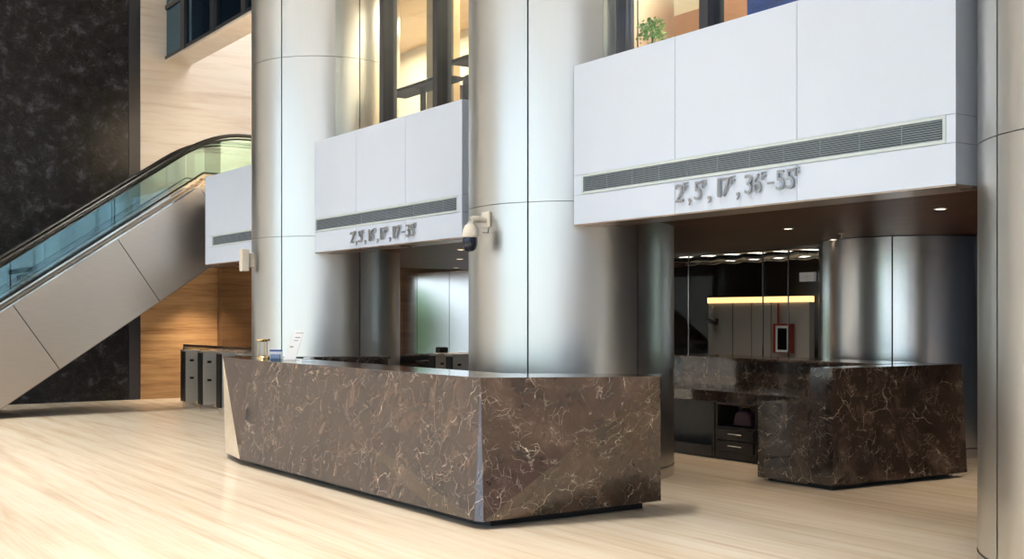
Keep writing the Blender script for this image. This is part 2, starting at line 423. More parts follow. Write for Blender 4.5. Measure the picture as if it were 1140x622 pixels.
# ------------------------------------------------------------ signs of metal characters
def glyph(ch, y_left, y_right, z0, z1, xface, parent, depth=.014, nm='numeral', mat='letter', gap=.012):
    cu = bpy.data.curves.new('c', 'FONT'); cu.body = ch; cu.extrude = .5; cu.offset = -.0 ; cu.resolution_u = 4
    tmp = bpy.data.objects.new('tmp', cu); C.objects.link(tmp)
    bpy.context.view_layer.update()
    me = bpy.data.meshes.new_from_object(tmp.evaluated_get(bpy.context.evaluated_depsgraph_get()))
    bpy.data.objects.remove(tmp); bpy.data.curves.remove(cu)
    xs = [v.co.x for v in me.vertices]; ys = [v.co.y for v in me.vertices]; zs = [v.co.z for v in me.vertices]
    ax, bx_, ay, by, az, bz = min(xs), max(xs), min(ys), max(ys), min(zs), max(zs)
    for v in me.vertices:
        u = (v.co.x - ax) / (bx_ - ax); w = (v.co.y - ay) / (by - ay); d = (v.co.z - az) / (bz - az)
        v.co = (xface - gap - depth * d, y_left + (y_right - y_left) * u, z0 + (z1 - z0) * w)
    bm = newbm(); bm.from_mesh(me); bpy.data.meshes.remove(me)
    bmesh.ops.recalc_face_normals(bm, faces=bm.faces[:])
    return obj(nm, bm, M[mat], parent)
def sign(label, items, z0, hgt, loc):
    t = thing('floor_number_sign', label, 'sign', loc)
    for ch, a, b, kind in items:
        if kind == 'd': glyph(ch, a if ch != '1' else a - .02, b, z0, z0 + hgt, XF, t)
        elif kind == 'f': glyph(ch, a, b, z0 + hgt * .62, z0 + hgt * 1.04, XF, t, nm='letter')
        elif kind == 'c': glyph(ch, a, b, z0 - hgt * .24, z0 + hgt * .14, XF, t, nm='comma')
        else: glyph(ch, a, b, z0 + hgt * .36, z0 + hgt * .47, XF, t, nm='dash')
        if kind != 'f':
            ym = (a + b) / 2; zm = z0 + hgt * (.4 if kind != 'c' else 0)
            obj('mounting_pin', box(XF - .013, XF + .001, ym - .003, ym + .003, zm - .003, zm + .003), M['letter'], t)
        else:
            obj('mounting_pin', box(XF - .013, XF + .001, a - .010, a - .004, z0 + hgt * .8, z0 + hgt * .8 + .005), M['letter'], t)
sign('raised metal floor numbers ending in 55 on the large right bulkhead', [('2', 7.032, 6.941, 'd'), ('F', 6.936, 6.888, 'f'), (',', 6.878, 6.857, 'c'), ('5', 6.810, 6.728, 'd'), ('F', 6.723, 6.677, 'f'), (',', 6.657, 6.627, 'c'), ('1', 6.567, 6.518, 'd'), ('7', 6.503, 6.416, 'd'), ('F', 6.411, 6.363, 'f'), (',', 6.344, 6.315, 'c'), ('3', 6.259, 6.185, 'd'), ('6', 6.171, 6.093, 'd'), ('F', 6.089, 6.043, 'f'), ('-', 6.025, 5.968, 'm'), ('5', 5.941, 5.862, 'd'), ('5', 5.845, 5.768, 'd'), ('F', 5.764, 5.717, 'f')], 2.5, 0.145, (XF, 6.33, 2.5))
sign('raised metal floor numbers ending in 35 on the smaller left bulkhead', [('2', 12.949, 12.850, 'd'), ('F', 12.850, 12.794, 'f'), (',', 12.796, 12.767, 'c'), ('5', 12.728, 12.632, 'd'), ('F', 12.632, 12.577, 'f'), (',', 12.561, 12.532, 'c'), ('1', 12.478, 12.427, 'd'), ('6', 12.413, 12.327, 'd'), ('F', 12.327, 12.270, 'f'), (',', 12.247, 12.217, 'c'), ('1', 12.178, 12.126, 'd'), ('7', 12.113, 12.021, 'd'), ('F', 12.026, 11.966, 'f'), (',', 11.933, 11.904, 'c'), ('1', 11.867, 11.813, 'd'), ('9', 11.802, 11.716, 'd'), ('F', 11.716, 11.656, 'f'), ('-', 11.635, 11.567, 'm'), ('3', 11.536, 11.453, 'd'), ('5', 11.442, 11.356, 'd'), ('F', 11.360, 11.309, 'f')], 2.475, 0.14, (XF, 12.09, 2.475))


# ------------------------------------------------------------ mezzanine glazing
def glazing(n, y0, y1, ms, label):
    x = 6.72
    z0, z1 = 3.80, 6.2
    fr = newbm()
    bx(fr, x, x + .12, y0, y1, 6.1, 6.25); bx(fr, x + .02, x + .1, y0, y1, z0, z0 + .08)
    t = struct('window_%d' % n, fr, M['mullion'], label)
    for y in ms:
        struct('mullion', box(x - .03, x + .16, y - .05, y + .05, z0, 6.2), M['mullion'], parent=t)
    struct('pane', box(x + .04, x + .05, y0, y1, z0 + .05, 6.15), M['glassblue'], parent=t)
    return t
glazing(2, 4.5, 8.38, [4.55, 5.78, 6.98], 'mezzanine window above the large white bulkhead')
glazing(3, 10.42, 14.1, [11.33, 12.62], 'mezzanine window above the smaller white bulkhead')
glazing(4, -1, 2.6, [.1, 1.3], 'mezzanine window beyond the nearest column')
# spandrel band over the mezzanine glazing
for i, (a, b) in enumerate(((4.5, 8.4), (10.4, 14.05))):
    struct('trim_%d' % (3 + i), box(6.75, 7.2, a, b, 6.25, 7.6), M['white'], 'white spandrel above mezzanine glass')

# oriel window box high on the left
ow = struct('window_5', bx(box(6.99, 7.05, 16.2, YB - .05, 6.47, 6.53), 6.99, 7.05, 16.2, YB - .05, 7.42, 7.50), M['mullion'], 'dark glazed box high on the travertine wall')
struct('window_soffit', box(7.0, 7.50, 16.2, YB - .04, 6.43, 6.47), M['trav'], parent=ow)
for y in (20.9, 19.35, 17.9, 16.6):
    struct('mullion', box(6.97, 7.12, y - .10, y + .10, 6.47, CEIL), M['mullion'], parent=ow)
    if y != 20.9: pass
struct('pane', box(7.02, 7.03, 16.2, YB - .05, 6.5, CEIL), M['glassdark'], parent=ow)
struct('window_back', box(7.45, 7.50, 16.2, YB - .05, 6.47, CEIL), M['lobbywall'], parent=ow)

# ------------------------------------------------------------ escalator
SL = .682
def zb(x): return .155 + SL * (x - 3.52)
def zt_(x): return 1.62 + SL * (x - 3.52)
def zh(x): return 2.36 + SL * (x - 3.52)
esc = thing('escalator', 'steel clad escalator with glass sides climbing in front of the dark marble wall', 'escalator', (3.5, 19.6, 0))
EY0, EY1 = 19.0, 20.2
x_bot = 3.52 - .155 / SL
nrm = Vector((-SL, 1)).normalized()
# cladding panels on the near side, cut by slanted joints
def clad_poly(xa, xb):
    # joints perpendicular to the slope; xa, xb are positions on the upper edge
    hgt = (1.62 - .155) / (1 + SL * SL)
    def foot(x):
        # perpendicular foot on lower line from (x, zt_(x))
        dx = SL * hgt; return (x + dx, zt_(x) - hgt)
    return [(xa, zt_(xa)), (xb, zt_(xb)), foot(xb), foot(xa)]
edges = [1.1, 2.35, 3.80, 5.43, 6.72]
edges = [.9, 2.15, 3.70, 5.28]
body = newbm()
prism(body, [(1.2, 0.0), (x_bot, 0.0), (6.9, zb(6.9)), (8.6, zb(6.9)), (8.6, 3.75), (6.9, 3.75), (1.2, zt_(1.2) - .02)], 'y', EY0 + .012, EY1 - .012)
obj('truss', body, M['joint'], esc)
obj('underside', prism(newbm(), [(x_bot, 0), (6.9, zb(6.9)), (8.6, zb(6.9)), (8.6, zb(6.9) - .01), (6.9, zb(6.9) - .012), (x_bot + .02, 0)], 'y', EY0, EY1), M['bronze'], esc)
for side, (ya, yb) in enumerate(((EY0, EY0 + .012), (EY1 - .012, EY1))):
    for xa, xb in zip(edges, edges[1:]):
        p = clad_poly(xa + .006, xb - .006)
        # clip at the floor
        if min(q[1] for q in p) < 0:
            out = []
            for i in range(len(p)):
                a, b = p[i], p[(i + 1) % len(p)]
                if a[1] >= 0: out.append(a)
                if (a[1] < 0) != (b[1] < 0):
                    s = a[1] / (a[1] - b[1]); out.append((a[0] + (b[0] - a[0]) * s, 0))
            p = out
        obj('cladding_panel', prism(newbm(), p, 'y', ya, yb), M['steel_esc'], esc)
    # top panel ends in the level part
    xe = 5.28 + .006; h = (1.62 - .155) / (1 + SL * SL)
    obj('cladding_panel', prism(newbm(), [(xe, zt_(xe)), (6.62, zt_(6.62)), (6.90, 3.42), (6.90, zb(6.90)), (xe + SL * h, zt_(xe) - h)], 'y', ya, yb), M['steel_esc'], esc)
    obj('cladding_panel', prism(newbm(), [(6.635, zt_(6.62) + .004), (6.75, 3.80), (8.6, 3.80), (8.6, zb(6.9)), (6.912, zb(6.9)), (6.912, 3.42)], 'y', ya, yb), M['steel_esc'], esc)
    # deck rails
    yc = ya if side == 0 else yb
    s = 1 if side == 0 else -1
    for dz, w, hh, mt in ((.0, .05, .028, 'chrome'), (.055, .045, .03, 'bronze'), (.115, .06, .03, 'chrome'), (.165, .05, .03, 'black')):
        y0 = yc + s * (.0 + dz * .7); y1 = y0 + s * w
        obj('deck_rail', prism(newbm(), [(1.36, zt_(1.36) + dz), (6.75, zt_(6.75) + dz), (8.6, zt_(6.75) + dz), (8.6, zt_(6.75) + dz + hh), (6.74, zt_(6.75) + dz + hh), (1.36, zt_(1.36) + dz + hh)], 'y', min(y0, y1), max(y0, y1)), M[mt], esc)
    # glass balustrade and handrail
    yg = yc + s * .14
    path = [(.55, zh(1.3) - .25), (.62, zh(1.3) - .02), (.95, zh(1.3) + .02)]
    path = [(1.3, zh(1.3)), (6.25, zh(6.25))]
    curve = []
    for i in range(0, 9):                       # ease into the level stretch
        u = i / 8; x = 6.35 + u * 1.15
        curve.append((x, zh(6.35) + SL * 1.15 * (u - u * u / 2)))
    path += curve + [(8.6, curve[-1][1])]
    for xa, xb in ((1.25, 2.15), (2.17, 3.68), (3.70, 5.26), (5.28, 6.75), (6.77, 8.6)):
        def hz(x):
            for a, b in zip(path, path[1:]):
                if a[0] <= x <= b[0]: return a[1] + (b[1] - a[1]) * (x - a[0]) / (b[0] - a[0])
            return path[0][1] if x < path[0][0] else path[-1][1]
        xs = [xa + (xb - xa) * i / 8 for i in range(9)]
        lo = [(x, (zt_(x) if x < 6.75 else zt_(6.75)) + .16) for x in xs]; hi = [(x, hz(x)) for x in reversed(xs)]
        obj('balustrade_glass', prism(newbm(), lo + hi, 'y', yg - .006, yg + .006), M['glassteal'], esc)
    hr = tube(newbm(), [(x, yg, z + .012) for x, z in path], .04, 12, flat=(.048, .034))
    obj('handrail', hr, M['black'], esc, True)
    obj('handrail_track', tube(newbm(), [(x, yg, z - .05) for x, z in path], .02, 8, flat=(.028, .018)), M['black'], esc, True)
st = newbm()
x = 1.9
while x < 6.7:
    z = zt_(x) - .25
    bx(st, x, x + .30, EY0 + .25, EY1 - .25, z - .05, z + .20)
    x += .293
obj('step_band', st, M['steel_gate'], esc)

# ------------------------------------------------------------ long marble counter (left)
lc = thing('reception_counter', 'long brown veined marble reception counter with slanted corners, in front of the middle column', 'counter', (5.4, 9.8, 0))
T1, TR = (4.78, 7.41, 1.1), (6.02, 6.76, 1.1)
TL, TLL = (4.68, 11.74, 1.1), (4.81, 12.98, 1.1)
A, B, BR = (4.585, 7.19, .06), (4.62, 7.12, .06), (6.35, 7.12, .06)
BL, BLL = (4.52, 11.70, .06), (4.63, 12.42, .06)
P, Q = (4.685, 11.25, 1.1), (4.585, 7.75, .06)
ITR, IT1, ITL, ITLL = (6.30, 7.10, 1.1), (5.28, 7.80, 1.1), (5.20, 11.9, 1.1), (5.27, 12.75, 1.1)
# upper surface slab is one piece with the shell
V = [T1, TR, TL, TLL, A, B, BR, BL, BLL, P, Q]
vt = [Vector(v) for v in V]
shell = newbm()
faces = [(0, 5, 4), (0, 1, 5), (1, 6, 5), (9, 0, 4, 10), (2, 9, 10, 7), (2, 7, 3)]
poly(shell, V, faces)
for f in shell.faces:   # outward is away from the counter's middle
    if f.normal.dot(f.calc_center_median() - Vector((6.0, 9.8, .6))) < 0: f.normal_flip()
obj('marble_front', shell, M['marble'], lc)
obj('corner_facet', poly(newbm(), [(TLL[0], TLL[1], TLL[2] - .001), BL, BLL], [(0, 1, 2)]), M['floor'], lc)['label'] = 'far end marble facet painted cream as a floor reflection'  # marble facet given floor stone to paint in the floor's reflection
# top ledges (solid)
top = newbm()
def ring(pts, z0, z1, bm): prism(bm, pts, 'z', z0, z1)
ring([(T1[0] - .0, T1[1]), (TR[0], TR[1]), (6.32, 7.06), (5.32, 7.86), (5.28, 12.6), (TLL[0] + .32, TLL[1]), (TLL[0], TLL[1]), (TL[0], TL[1])], 1.075, 1.102, top)
obj('top_ledge', top, M['marble'], lc, bevel=.003)
bk = newbm()
prism(bk, [(5.30, .06), (5.30, 1.075), (5.22, 1.075), (5.22, .06)], 'y', 7.9, 12.3)
poly(bk, [(5.32, 7.88, .06), (6.32, 7.12, .06), (6.35, 7.13, .06), (6.32, 7.08, 1.075), (6.30, 7.10, 1.075), (5.32, 7.88, 1.075)], [(0, 1, 4, 5), (1, 2, 3, 4)])
obj('inner_panel', bk, M['cabinet'], lc)
far = newbm()
prism(far, [(5.13, 12.6), (6.45, 12.0), (6.45, 12.35), (5.15, 12.95)], 'z', .06, 1.075)
obj('end_wall', far, M['marble2'], lc)
obj('end_ledge', prism(newbm(), [(5.13, 12.58), (6.47, 11.97), (6.47, 12.37), (5.13, 12.98)], 'z', 1.075, 1.102), M['marble2'], lc, bevel=.003)
obj('worktop', box(5.3, 5.75, 8.1, 12.2, .71, .75), M['marble2'], lc)
obj('plinth', prism(newbm(), [(4.70, 7.35), (4.76, 7.24), (6.22, 7.20), (6.22, 7.35), (5.3, 8.0), (5.3, 12.4), (6.3, 12.0), (6.3, 12.3), (4.72, 12.3), (4.66, 11.6)], 'z', 0, .075), M['dark'], lc)
obj('floor_of_shell', prism(newbm(), [(4.66, 7.3), (6.3, 7.14), (5.3, 7.9), (5.3, 12.3), (4.7, 12.3)], 'z', .06, .07), M['dark'], lc)

# ------------------------------------------------------------ right marble counter
rc = thing('reception_counter', 'dark veined marble counter with open cabinets under it, right of the middle column', 'counter', (9, 7.2, 0))
tn = (8.27, 6.97, 1.1); tr = (10.1, 6.90, 1.1); bn = (8.22, 6.92, .05); br_ = (10.04, 6.80, .05)
end = newbm()
poly(end, [bn, br_, (10.08, 7.02, .05), (8.22, 7.21, .05), tn, tr, (10.1, 7.3, 1.1), (8.27, 7.22, 1.1)],
     [(0, 1, 2, 3), (4, 5, 6, 7), (0, 4, 5), (0, 5, 1), (1, 5, 6, 2), (2, 6, 7, 3), (3, 7, 4, 0)])
obj('end_panel', end, M['marble2'], rc)
obj('pedestal', prism(newbm(), [(8.22, 7.21), (8.22, 7.83), (9.45, 7.83), (9.45, 7.21)], 'z', .03, .75), M['marble2'], rc, bevel=.002)
obj('worktop', box(9.03, 9.47, 7.832, 13.0, .63, .75), M['marble2'], rc, bevel=.004)
obj('ledge_wall', box(9.47, 9.62, 7.31, 13.0, .05, 1.075), M['marble2'], rc)
obj('ledge_top', prism(newbm(), [(9.43, 7.31), (10.1, 7.31), (10.1, 13.0), (9.43, 13.0)], 'z', 1.075, 1.102), M['marble2'], rc, bevel=.003)
obj('customer_face', box(9.95, 10.05, 7.1, 13.0, .05, 1.075), M['marble2'], rc)
obj('plinth', bx(box(8.28, 10.0, 6.98, 7.75, 0, .06), 9.5, 9.98, 7.75, 13, 0, .06), M['dark'], rc)
# cabinets
def cabinet(y0, y1, label, kind):
    t = thing('under_counter_cabinet', label, 'cabinet', (9.2, (y0 + y1) / 2, 0), 0, 'cabinets under the worktop')
    b = newbm(); x0, x1 = 9.12, 9.46
    bx(b, x0, x1, y0, y0 + .03, 0, .62); bx(b, x0, x1, y1 - .03, y1, 0, .62)
    bx(b, x0, x1, y0 + .03, y1 - .03, 0, .08); bx(b, x0, x1, y0 + .03, y1 - .03, .595, .62); bx(b, x1 - .02, x1, y0 + .03, y1 - .03, .08, .595)
    obj('carcass', b, M['cabinet'], t)
    if kind == 'drawers':
        obj('shelf', box(x0, x1 - .02, y0 + .03, y1 - .03, .34, .36), M['cabinet'], t)
        for z0, z1 in ((.215, .335), (.085, .205)):
            d = obj('drawer', box(x0 - .018, x0 + .25, y0 + .035, y1 - .035, z0, z1), M['cabinet'], t, bevel=.002)
            ym = (y0 + y1) / 2 - .02
            hb = tube(newbm(), [(x0 - .018, ym - .1, z0 + .07), (x0 - .04, ym - .1, z0 + .07), (x0 - .04, ym + .1, z0 + .07), (x0 - .018, ym + .1, z0 + .07)], .006, 8)
            obj('handle', hb, M['chrome'], d, True)['label'] = 'bright bar handle'
    else:
        obj('kick_board', box(x0 - .01, x0 + .02, y0 + .03, y1 - .03, 0.0, .13), M['cabinet'], t)
    return t
cabinet(8.70, 9.32, 'black cabinet with an open cubby over two drawers', 'drawers')
cabinet(9.34, 10.9, 'wide black cabinet with an open front, left of the drawers', 'open')
obj2 = box(9.12, 9.46, 8.30, 8.68, 0, .62)
tag(obj('filler_panel', obj2, M['dark']), 'plain black panel between the drawers and the marble pedestal', 'panel')
# bag in the cubby
bag = thing('handbag', 'dark purple handbag with a gold handle in the open cubby', 'bag', (9.27, 8.98, .36))
bb = newbm()
prism(bb, [(8.84, .36), (9.13, .36), (9.10, .50), (9.04, .535), (8.92, .535), (8.86, .50)], 'x', 9.19, 9.33)
obj('body', bb, M['purple'], bag, bevel=.02)
obj('handle', tube(newbm(), [(9.26, 9.07, .52), (9.26, 9.06, .562), (9.26, 9.02, .575), (9.26, 8.93, .575)] + [(9.26, 8.905, .565), (9.26, 8.90, .52)], .007, 8), M['brass'], bag, True)['label'] = 'gold curved handle'

# ------------------------------------------------------------ things on the long counter
CT = 1.102
hg = thing('hourglass_stand', 'small brass and glass stand at the far left of the long counter', 'stand', (4.98, 12.18, CT))
obj('base', lathe(newbm(), [(.075, 0), (.075, .012), (.06, .03), (.05, .035)], (4.98, 12.18, CT), seg=24), M['brass'], hg, True)
obj('cap', lathe(newbm(), [(.03, .185), (.07, .195), (.075, .205), (.075, .215)], (4.98, 12.18, CT), seg=24), M['brass'], hg, True)
obj('glass_cylinder', lathe(newbm(), [(.045, .035), (.04, .10), (.042, .185)], (4.98, 12.18, CT), seg=24), M['acrylic'], hg, True)
for k in range(3):
    a = k * 2.09 + .4
    obj('rod', tube(newbm(), [(4.98 + .055 * cos(a), 12.18 + .055 * sin(a), CT + .03), (4.98 + .055 * cos(a), 12.18 + .055 * sin(a), CT + .195)], .005, 8), M['brass'], hg, True)
yaw = math.radians(-34.4)
def facing(o): return o
def desk_item(name, label, cat, x, y, rz):
    return thing(name, label, cat, (x, y, CT), rz)
def lbox(name, x0, x1, y0, y1, z0, z1, mat, parent, bevel=0, tilt=0):
    bm = box(x0, x1, y0, y1, z0, z1)
    if tilt:
        for v in bm.verts: v.co.y += v.co.z * tilt
    return obj(name, bm, mat, parent, bevel=bevel, local=True)
# small card holder, blue print
ch = desk_item('card_holder', 'small blue and white card holder on the long counter', 'card holder', 4.99, 11.85, math.radians(-50))
lbox('back_plate', -.075, .075, 0, .006, 0, .105, M['paper'], ch)
lbox('blue_border', -.075, .075, -.003, .0, .085, .105, M['blueink'], ch)
lbox('pocket', -.075, .075, -.03, -.026, 0, .06, M['acrylic'], ch)
lbox('cards', -.055, .055, -.024, -.002, .0, .055, M['blueink'], ch)
lbox('foot', -.075, .075, -.03, .02, -.0, .006, M['acrylic'], ch)
# acrylic notice, leaning
an = desk_item('notice_stand', 'tall leaning clear notice stand with grey print on the long counter', 'notice stand', 5.02, 11.50, math.radians(-50))
bm = newbm()
poly(bm, [(-.10, 0, 0), (.04, 0, 0), (.10, .09, .31), (-.02, .09, .31), (-.10, .006, 0), (.04, .006, 0), (.10, .096, .31), (-.02, .096, .31)],
     [(0, 1, 2, 3), (4, 5, 6, 7), (0, 1, 5, 4), (1, 2, 6, 5), (2, 3, 7, 6), (3, 0, 4, 7)])
obj('sheet', bm, M['paper'], an, local=True)
for z0, z1, a, b in ((.285, .292, -.01, .085), (.235, .247, .0, .06), (.205, .213, -.005, .05), (.135, .15, -.03, .012)):
    pr_ = newbm(); k = .09 / .31; sh = .06 / .31
    poly(pr_, [(a + sh * (z0 - .2), k * z0 - .002, z0), (b + sh * (z0 - .2), k * z0 - .002, z0), (b + sh * (z1 - .2), k * z1 - .002, z1), (a + sh * (z1 - .2), k * z1 - .002, z1)], [(0, 1, 2, 3)])
    obj('printed_line', pr_, M['greyink'], an, local=True)
lbox('foot', -.11, .06, -.03, .06, 0, .006, M['acrylic'], an)
# little clear box
cb = desk_item('clear_tray', 'small clear acrylic tray on the long counter right of the notice stand', 'tray', 4.99, 11.0, math.radians(-55))
lbox('tray', -.06, .06, -.04, .04, 0, .03, M['acrylic'], cb, bevel=.004)
lbox('pads', -.045, .045, -.03, .03, .03, .045, M['paper'], cb, bevel=.003)

# ------------------------------------------------------------ camera dome on the middle column
pc = thing('security_camera', 'white and navy dome security camera on an arm from the middle column', 'security camera', (6.13, 9.05, 2.5))
ang = math.radians(-172)
cxm, cym = COLS['mid']
def on_col(a, r, z): return Vector((cxm + r * cos(a), cym + r * sin(a), z))
a_m = math.radians(-178)
pm = on_col(a_m, R, 2.50); out = Vector((cos(a_m), sin(a_m), 0)); sd = Vector((-sin(a_m), cos(a_m), 0))
def obox(bm, c, hx, hy, hz):   # box oriented to the column wall: hx outward, hy sideways
    vs = [bm.verts.new(c + out * sx * hx + sd * sy * hy + Vector((0, 0, sz * hz))) for sz in (-1, 1) for sx, sy in ((-1, -1), (1, -1), (1, 1), (-1, 1))]
    for f in ((0, 3, 2, 1), (4, 5, 6, 7), (0, 1, 5, 4), (1, 2, 6, 5), (2, 3, 7, 6), (3, 0, 4, 7)): bm.faces.new([vs[i] for i in f])
    bmesh.ops.recalc_face_normals(bm, faces=bm.faces[:])
    return bm
obj('wall_plate', obox(newbm(), pm + out * .012, .014, .065, .075), M['offwhite'], pc, bevel=.006)
c0 = pm + out * .02
dm = c0 + out * .18
arm = [c0, c0 + out * .10, c0 + out * .14, c0 + out * .17 + Vector((0, 0, -.012)), dm + Vector((0, 0, -.04)), dm + Vector((0, 0, -.09))]
obj('arm', tube(newbm(), arm, .030, 16), M['offwhite'], pc, True)
bz = dm + Vector((0, 0, -.175))
bd = obj('dome_body', lathe(newbm(), [(.034, .12), (.050, .11), (.066, .08), (.074, .045), (.078, .02), (.076, .0), (.070, -.004)], bz, seg=32), M['offwhite'], pc, True)
dn = obj('dome_lens', lathe(newbm(), [(.070, 0), (.072, -.04), (.069, -.08), (.056, -.115), (.032, -.133), (.0, -.140)], bz, seg=32), M['navy'], pc, True)
ld = Vector((-.75, -.60, -.25)).normalized()
lc_ = bz + Vector((0, 0, -.05)) + ld * .055
obj('lens_ring', lathe(newbm(), [(.026, 0), (.026, .014), (.018, .016), (.014, .010), (0, .010)], lc_, axis=ld, seg=20), M['black'], dn, True)
cbl = [pm + out * .01 + sd * .05 + Vector((0, 0, -.06)), pm + out * .03 + sd * .06 + Vector((0, 0, -.10)), pm + out * .03 + sd * .06 + Vector((0, 0, -.13)), pm + out * .01 - sd * .06 + Vector((0, 0, -.12))]
obj('cable', tube(newbm(), cbl, .004, 8), M['black'], pc, True)

# white wall box on the left column
cxl, cyl = COLS['left']
a_m = math.radians(172); out = Vector((cos(a_m), sin(a_m), 0)); sd = Vector((-sin(a_m), cos(a_m), 0))
pb = Vector((cxl, cyl, 0)) + out * R + Vector((0, 0, 2.34))
wb = thing('column_box', 'white rectangular box mounted on the side of the left column', 'wall box', pb)
obj('bracket', obox(newbm(), pb + out * .04, .05, .035, .10), M['offwhite'], wb, bevel=.004)
obj('housing', obox(newbm(), pb + out * .13, .05, .085, .15), M['offwhite'], wb, bevel=.010)

# ------------------------------------------------------------ turnstiles
def turnstile(x, y, label, group='turnstile pedestals', dark=False):
    t = thing('turnstile', label, 'turnstile', (x, y, 0), 0, group)
    def b(name, x0, x1, y0, y1, z0, z1, m, bev=.004): return obj(name, box(x0, x1, y0, y1, z0, z1), M[m], t, bevel=bev)
    b('body', x + .02, x + 1.25, y - .09, y + .09, .08, .98, 'steel_gate')
    b('front_cover', x, x + .02, y - .085, y + .085, .10, .97, 'black')
    b('foot', x + .04, x + 1.2, y - .075, y + .075, 0, .08, 'chrome', .002)
    b('top', x - .01, x + 1.26, y - .095, y + .095, .98, 1.01, 'steel_gate')
    for z in (.83, .52): b('sensor', x + .10, x + .16, y - .094, y - .088, z, z + .035, 'black', .001)
    return t
tl = ['first turnstile left of the long counter, nearest the oak wall', 'second turnstile from the oak wall', 'third turnstile from the oak wall, mostly hidden by the counter end', 'fourth turnstile from the oak wall, against the left column']
# narrow square pedestals in the far bay
def pedestal(x, y, label):
    t = thing('turnstile', label, 'turnstile', (x, y, 0), 0, 'turnstile pedestals in the far bay')
    def b(name, x0, x1, y0, y1, z0, z1, m, bev=.003): return obj(name, box(x0, x1, y0, y1, z0, z1), M[m], t, bevel=bev)
    b('body', x + .03, x + .26, y - .09, y + .09, .12, .98, 'steel_gate')
    b('front_cover', x, x + .03, y - .09, y + .09, .12, .97, 'black')
    b('foot', x + .03, x + .22, y - .08, y + .08, 0, .12, 'chrome')
    b('top', x - .01, x + .27, y - .10, y + .10, .98, 1.0, 'brass' if False else 'steel_gate')
    for z in (.80, .50): b('sensor', x + .10, x + .17, y - .095, y - .088, z, z + .04, 'black', .001)
    return t
for y, lb in zip((19.48, 18.62, 17.75, 16.9), tl): pedestal(6.5, y, lb)
gb = thing('glass_barrier', 'low glass barrier with a brown rail behind the far turnstiles', 'barrier', (6.9, 18, 0))
obj('rail', bx(box(6.86, 6.92, 16.2, 20.5, 1.03, 1.07), 6.86, 6.92, 20.44, 20.5, 0, 1.03), M['bronze'], gb)
obj('pane', box(6.885, 6.895, 16.2, 20.44, .05, 1.03), M['glass'], gb)
obj('sill', box(6.87, 6.91, 16.2, 20.44, 0, .05), M['bronze'], gb)
turnstile(8.95, 15.25, 'steel turnstile with black sensors, seen in the left bay beside the middle column', 'turnstiles in the left bay')
turnstile(8.95, 14.75, 'nearer steel turnstile in the left bay, mostly hidden by the middle column', 'turnstiles in the left bay')
bt = thing('security_cabinet', 'black waist high cabinet in the left bay beyond the long counter', 'cabinet', (9, 16.6, 0))
obj('body', box(8.7, 9.4, 16.05, 17.5, .06, .94), M['cabinet'], bt, bevel=.005)
obj('top', box(8.66, 9.44, 16.0, 17.55, .94, .97), M['marble2'], bt, bevel=.003)
obj('plinth', box(8.76, 9.34, 16.1, 17.45, 0, .06), M['dark'], bt)
bn_ = thing('waste_bin', 'small black bin beside the black cabinet in the left bay', 'bin', (9.15, 15.7, 0))
obj('body', prism(newbm(), [(9.02, 15.58), (9.28, 15.58), (9.28, 15.82), (9.02, 15.82)], 'z', 0, .84), M['cabinet'], bn_, bevel=.01)
obj('lid', prism(newbm(), [(9.0, 15.56), (9.3, 15.56), (9.3, 15.84), (9.0, 15.84)], 'z', .84, .88), M['dark'], bn_, bevel=.006)
hld = thing('tape_dispenser', 'small dark box on top of the left bay turnstile', 'box', (9.12, 15.25, 1.01))
obj('body', box(9.05, 9.20, 15.17, 15.31, 1.01, 1.09), M['cabinet'], hld, bevel=.01)
obj('lid', box(9.06, 9.19, 15.18, 15.30, 1.09, 1.10), M['dark'], hld, bevel=.002)

# ------------------------------------------------------------ glass front of the service room (right bay)
gx = 11.6
gw = struct('window_6', bx(box(gx - .03, gx + .03, 9.0, 14.2, ZC - .03, ZC), gx - .03, gx + .03, 9.0, 14.2, 0, .04), M['chrome'], 'glass partition behind the right counter')
for i, (a, b) in enumerate(((9.72, 10.50), (10.51, 10.95), (10.96, 12.4), (12.41, 14.2))):
    struct('pane', box(gx - .006, gx + .006, a, b - .006, .04, ZC - .03), M['glassclear'], parent=gw)
for yy in (10.505, 10.955, 12.405): struct('pane_edge', box(gx - .010, gx + .010, yy - .006, yy + .002, .04, ZC - .03), M['chrome'], parent=gw)
pw = thing('partition_wall', 'low greige partition with a warm cove light, seen through the glass', 'partition', (18, 15, 0))
obj('body', box(18.0, 18.15, 15.75, 18.62, 0, 1.86), M['plaster_grey'], pw)
obj('cove_light', box(17.97, 18.15, 15.75, 18.62, 1.86, 1.98), M['cove'], pw)['label'] = 'glowing warm strip along the top'
bb_ = newbm()
for y in (16.75, 17.3, 17.85): bx(bb_, 17.985, 18.0, y, y + .015, 0, 1.86)
obj('joint_strips', bb_, M['chrome'], pw)
struct('wall_service', box(19.5, 19.6, 9, 21.5, 0, 3.3), M['cabinet'], 'dark wall of the service room')
fb = thing('fire_hose_cabinet', 'red cabinet with a white framed window, seen through the glass', 'cabinet', (17.9, 16.3, .82))
obj('box', box(17.82, 17.98, 16.12, 16.56, .82, 1.42), M['red'], fb, bevel=.005)
fw = newbm()
for a in ((16.12, 16.46, .84, .89), (16.12, 16.46, 1.33, 1.38), (16.12, 16.16, .89, 1.33), (16.42, 16.46, .89, 1.33)): bx(fw, 17.80, 17.82, *a)
obj('window_frame', fw, M['paper'], fb)
obj('glass', box(17.81, 17.815, 16.16, 16.42, .89, 1.33), M['glassdark'], fb)
obj('pipe', tube(newbm(), [(17.94, 16.52, 1.4), (17.94, 16.52, 1.84)], .02, 8), M['red'], fb)
sc_ = thing('security_camera', 'small dark camera on the greige partition, seen through the glass', 'security camera', (17.9, 18.3, 1.45))
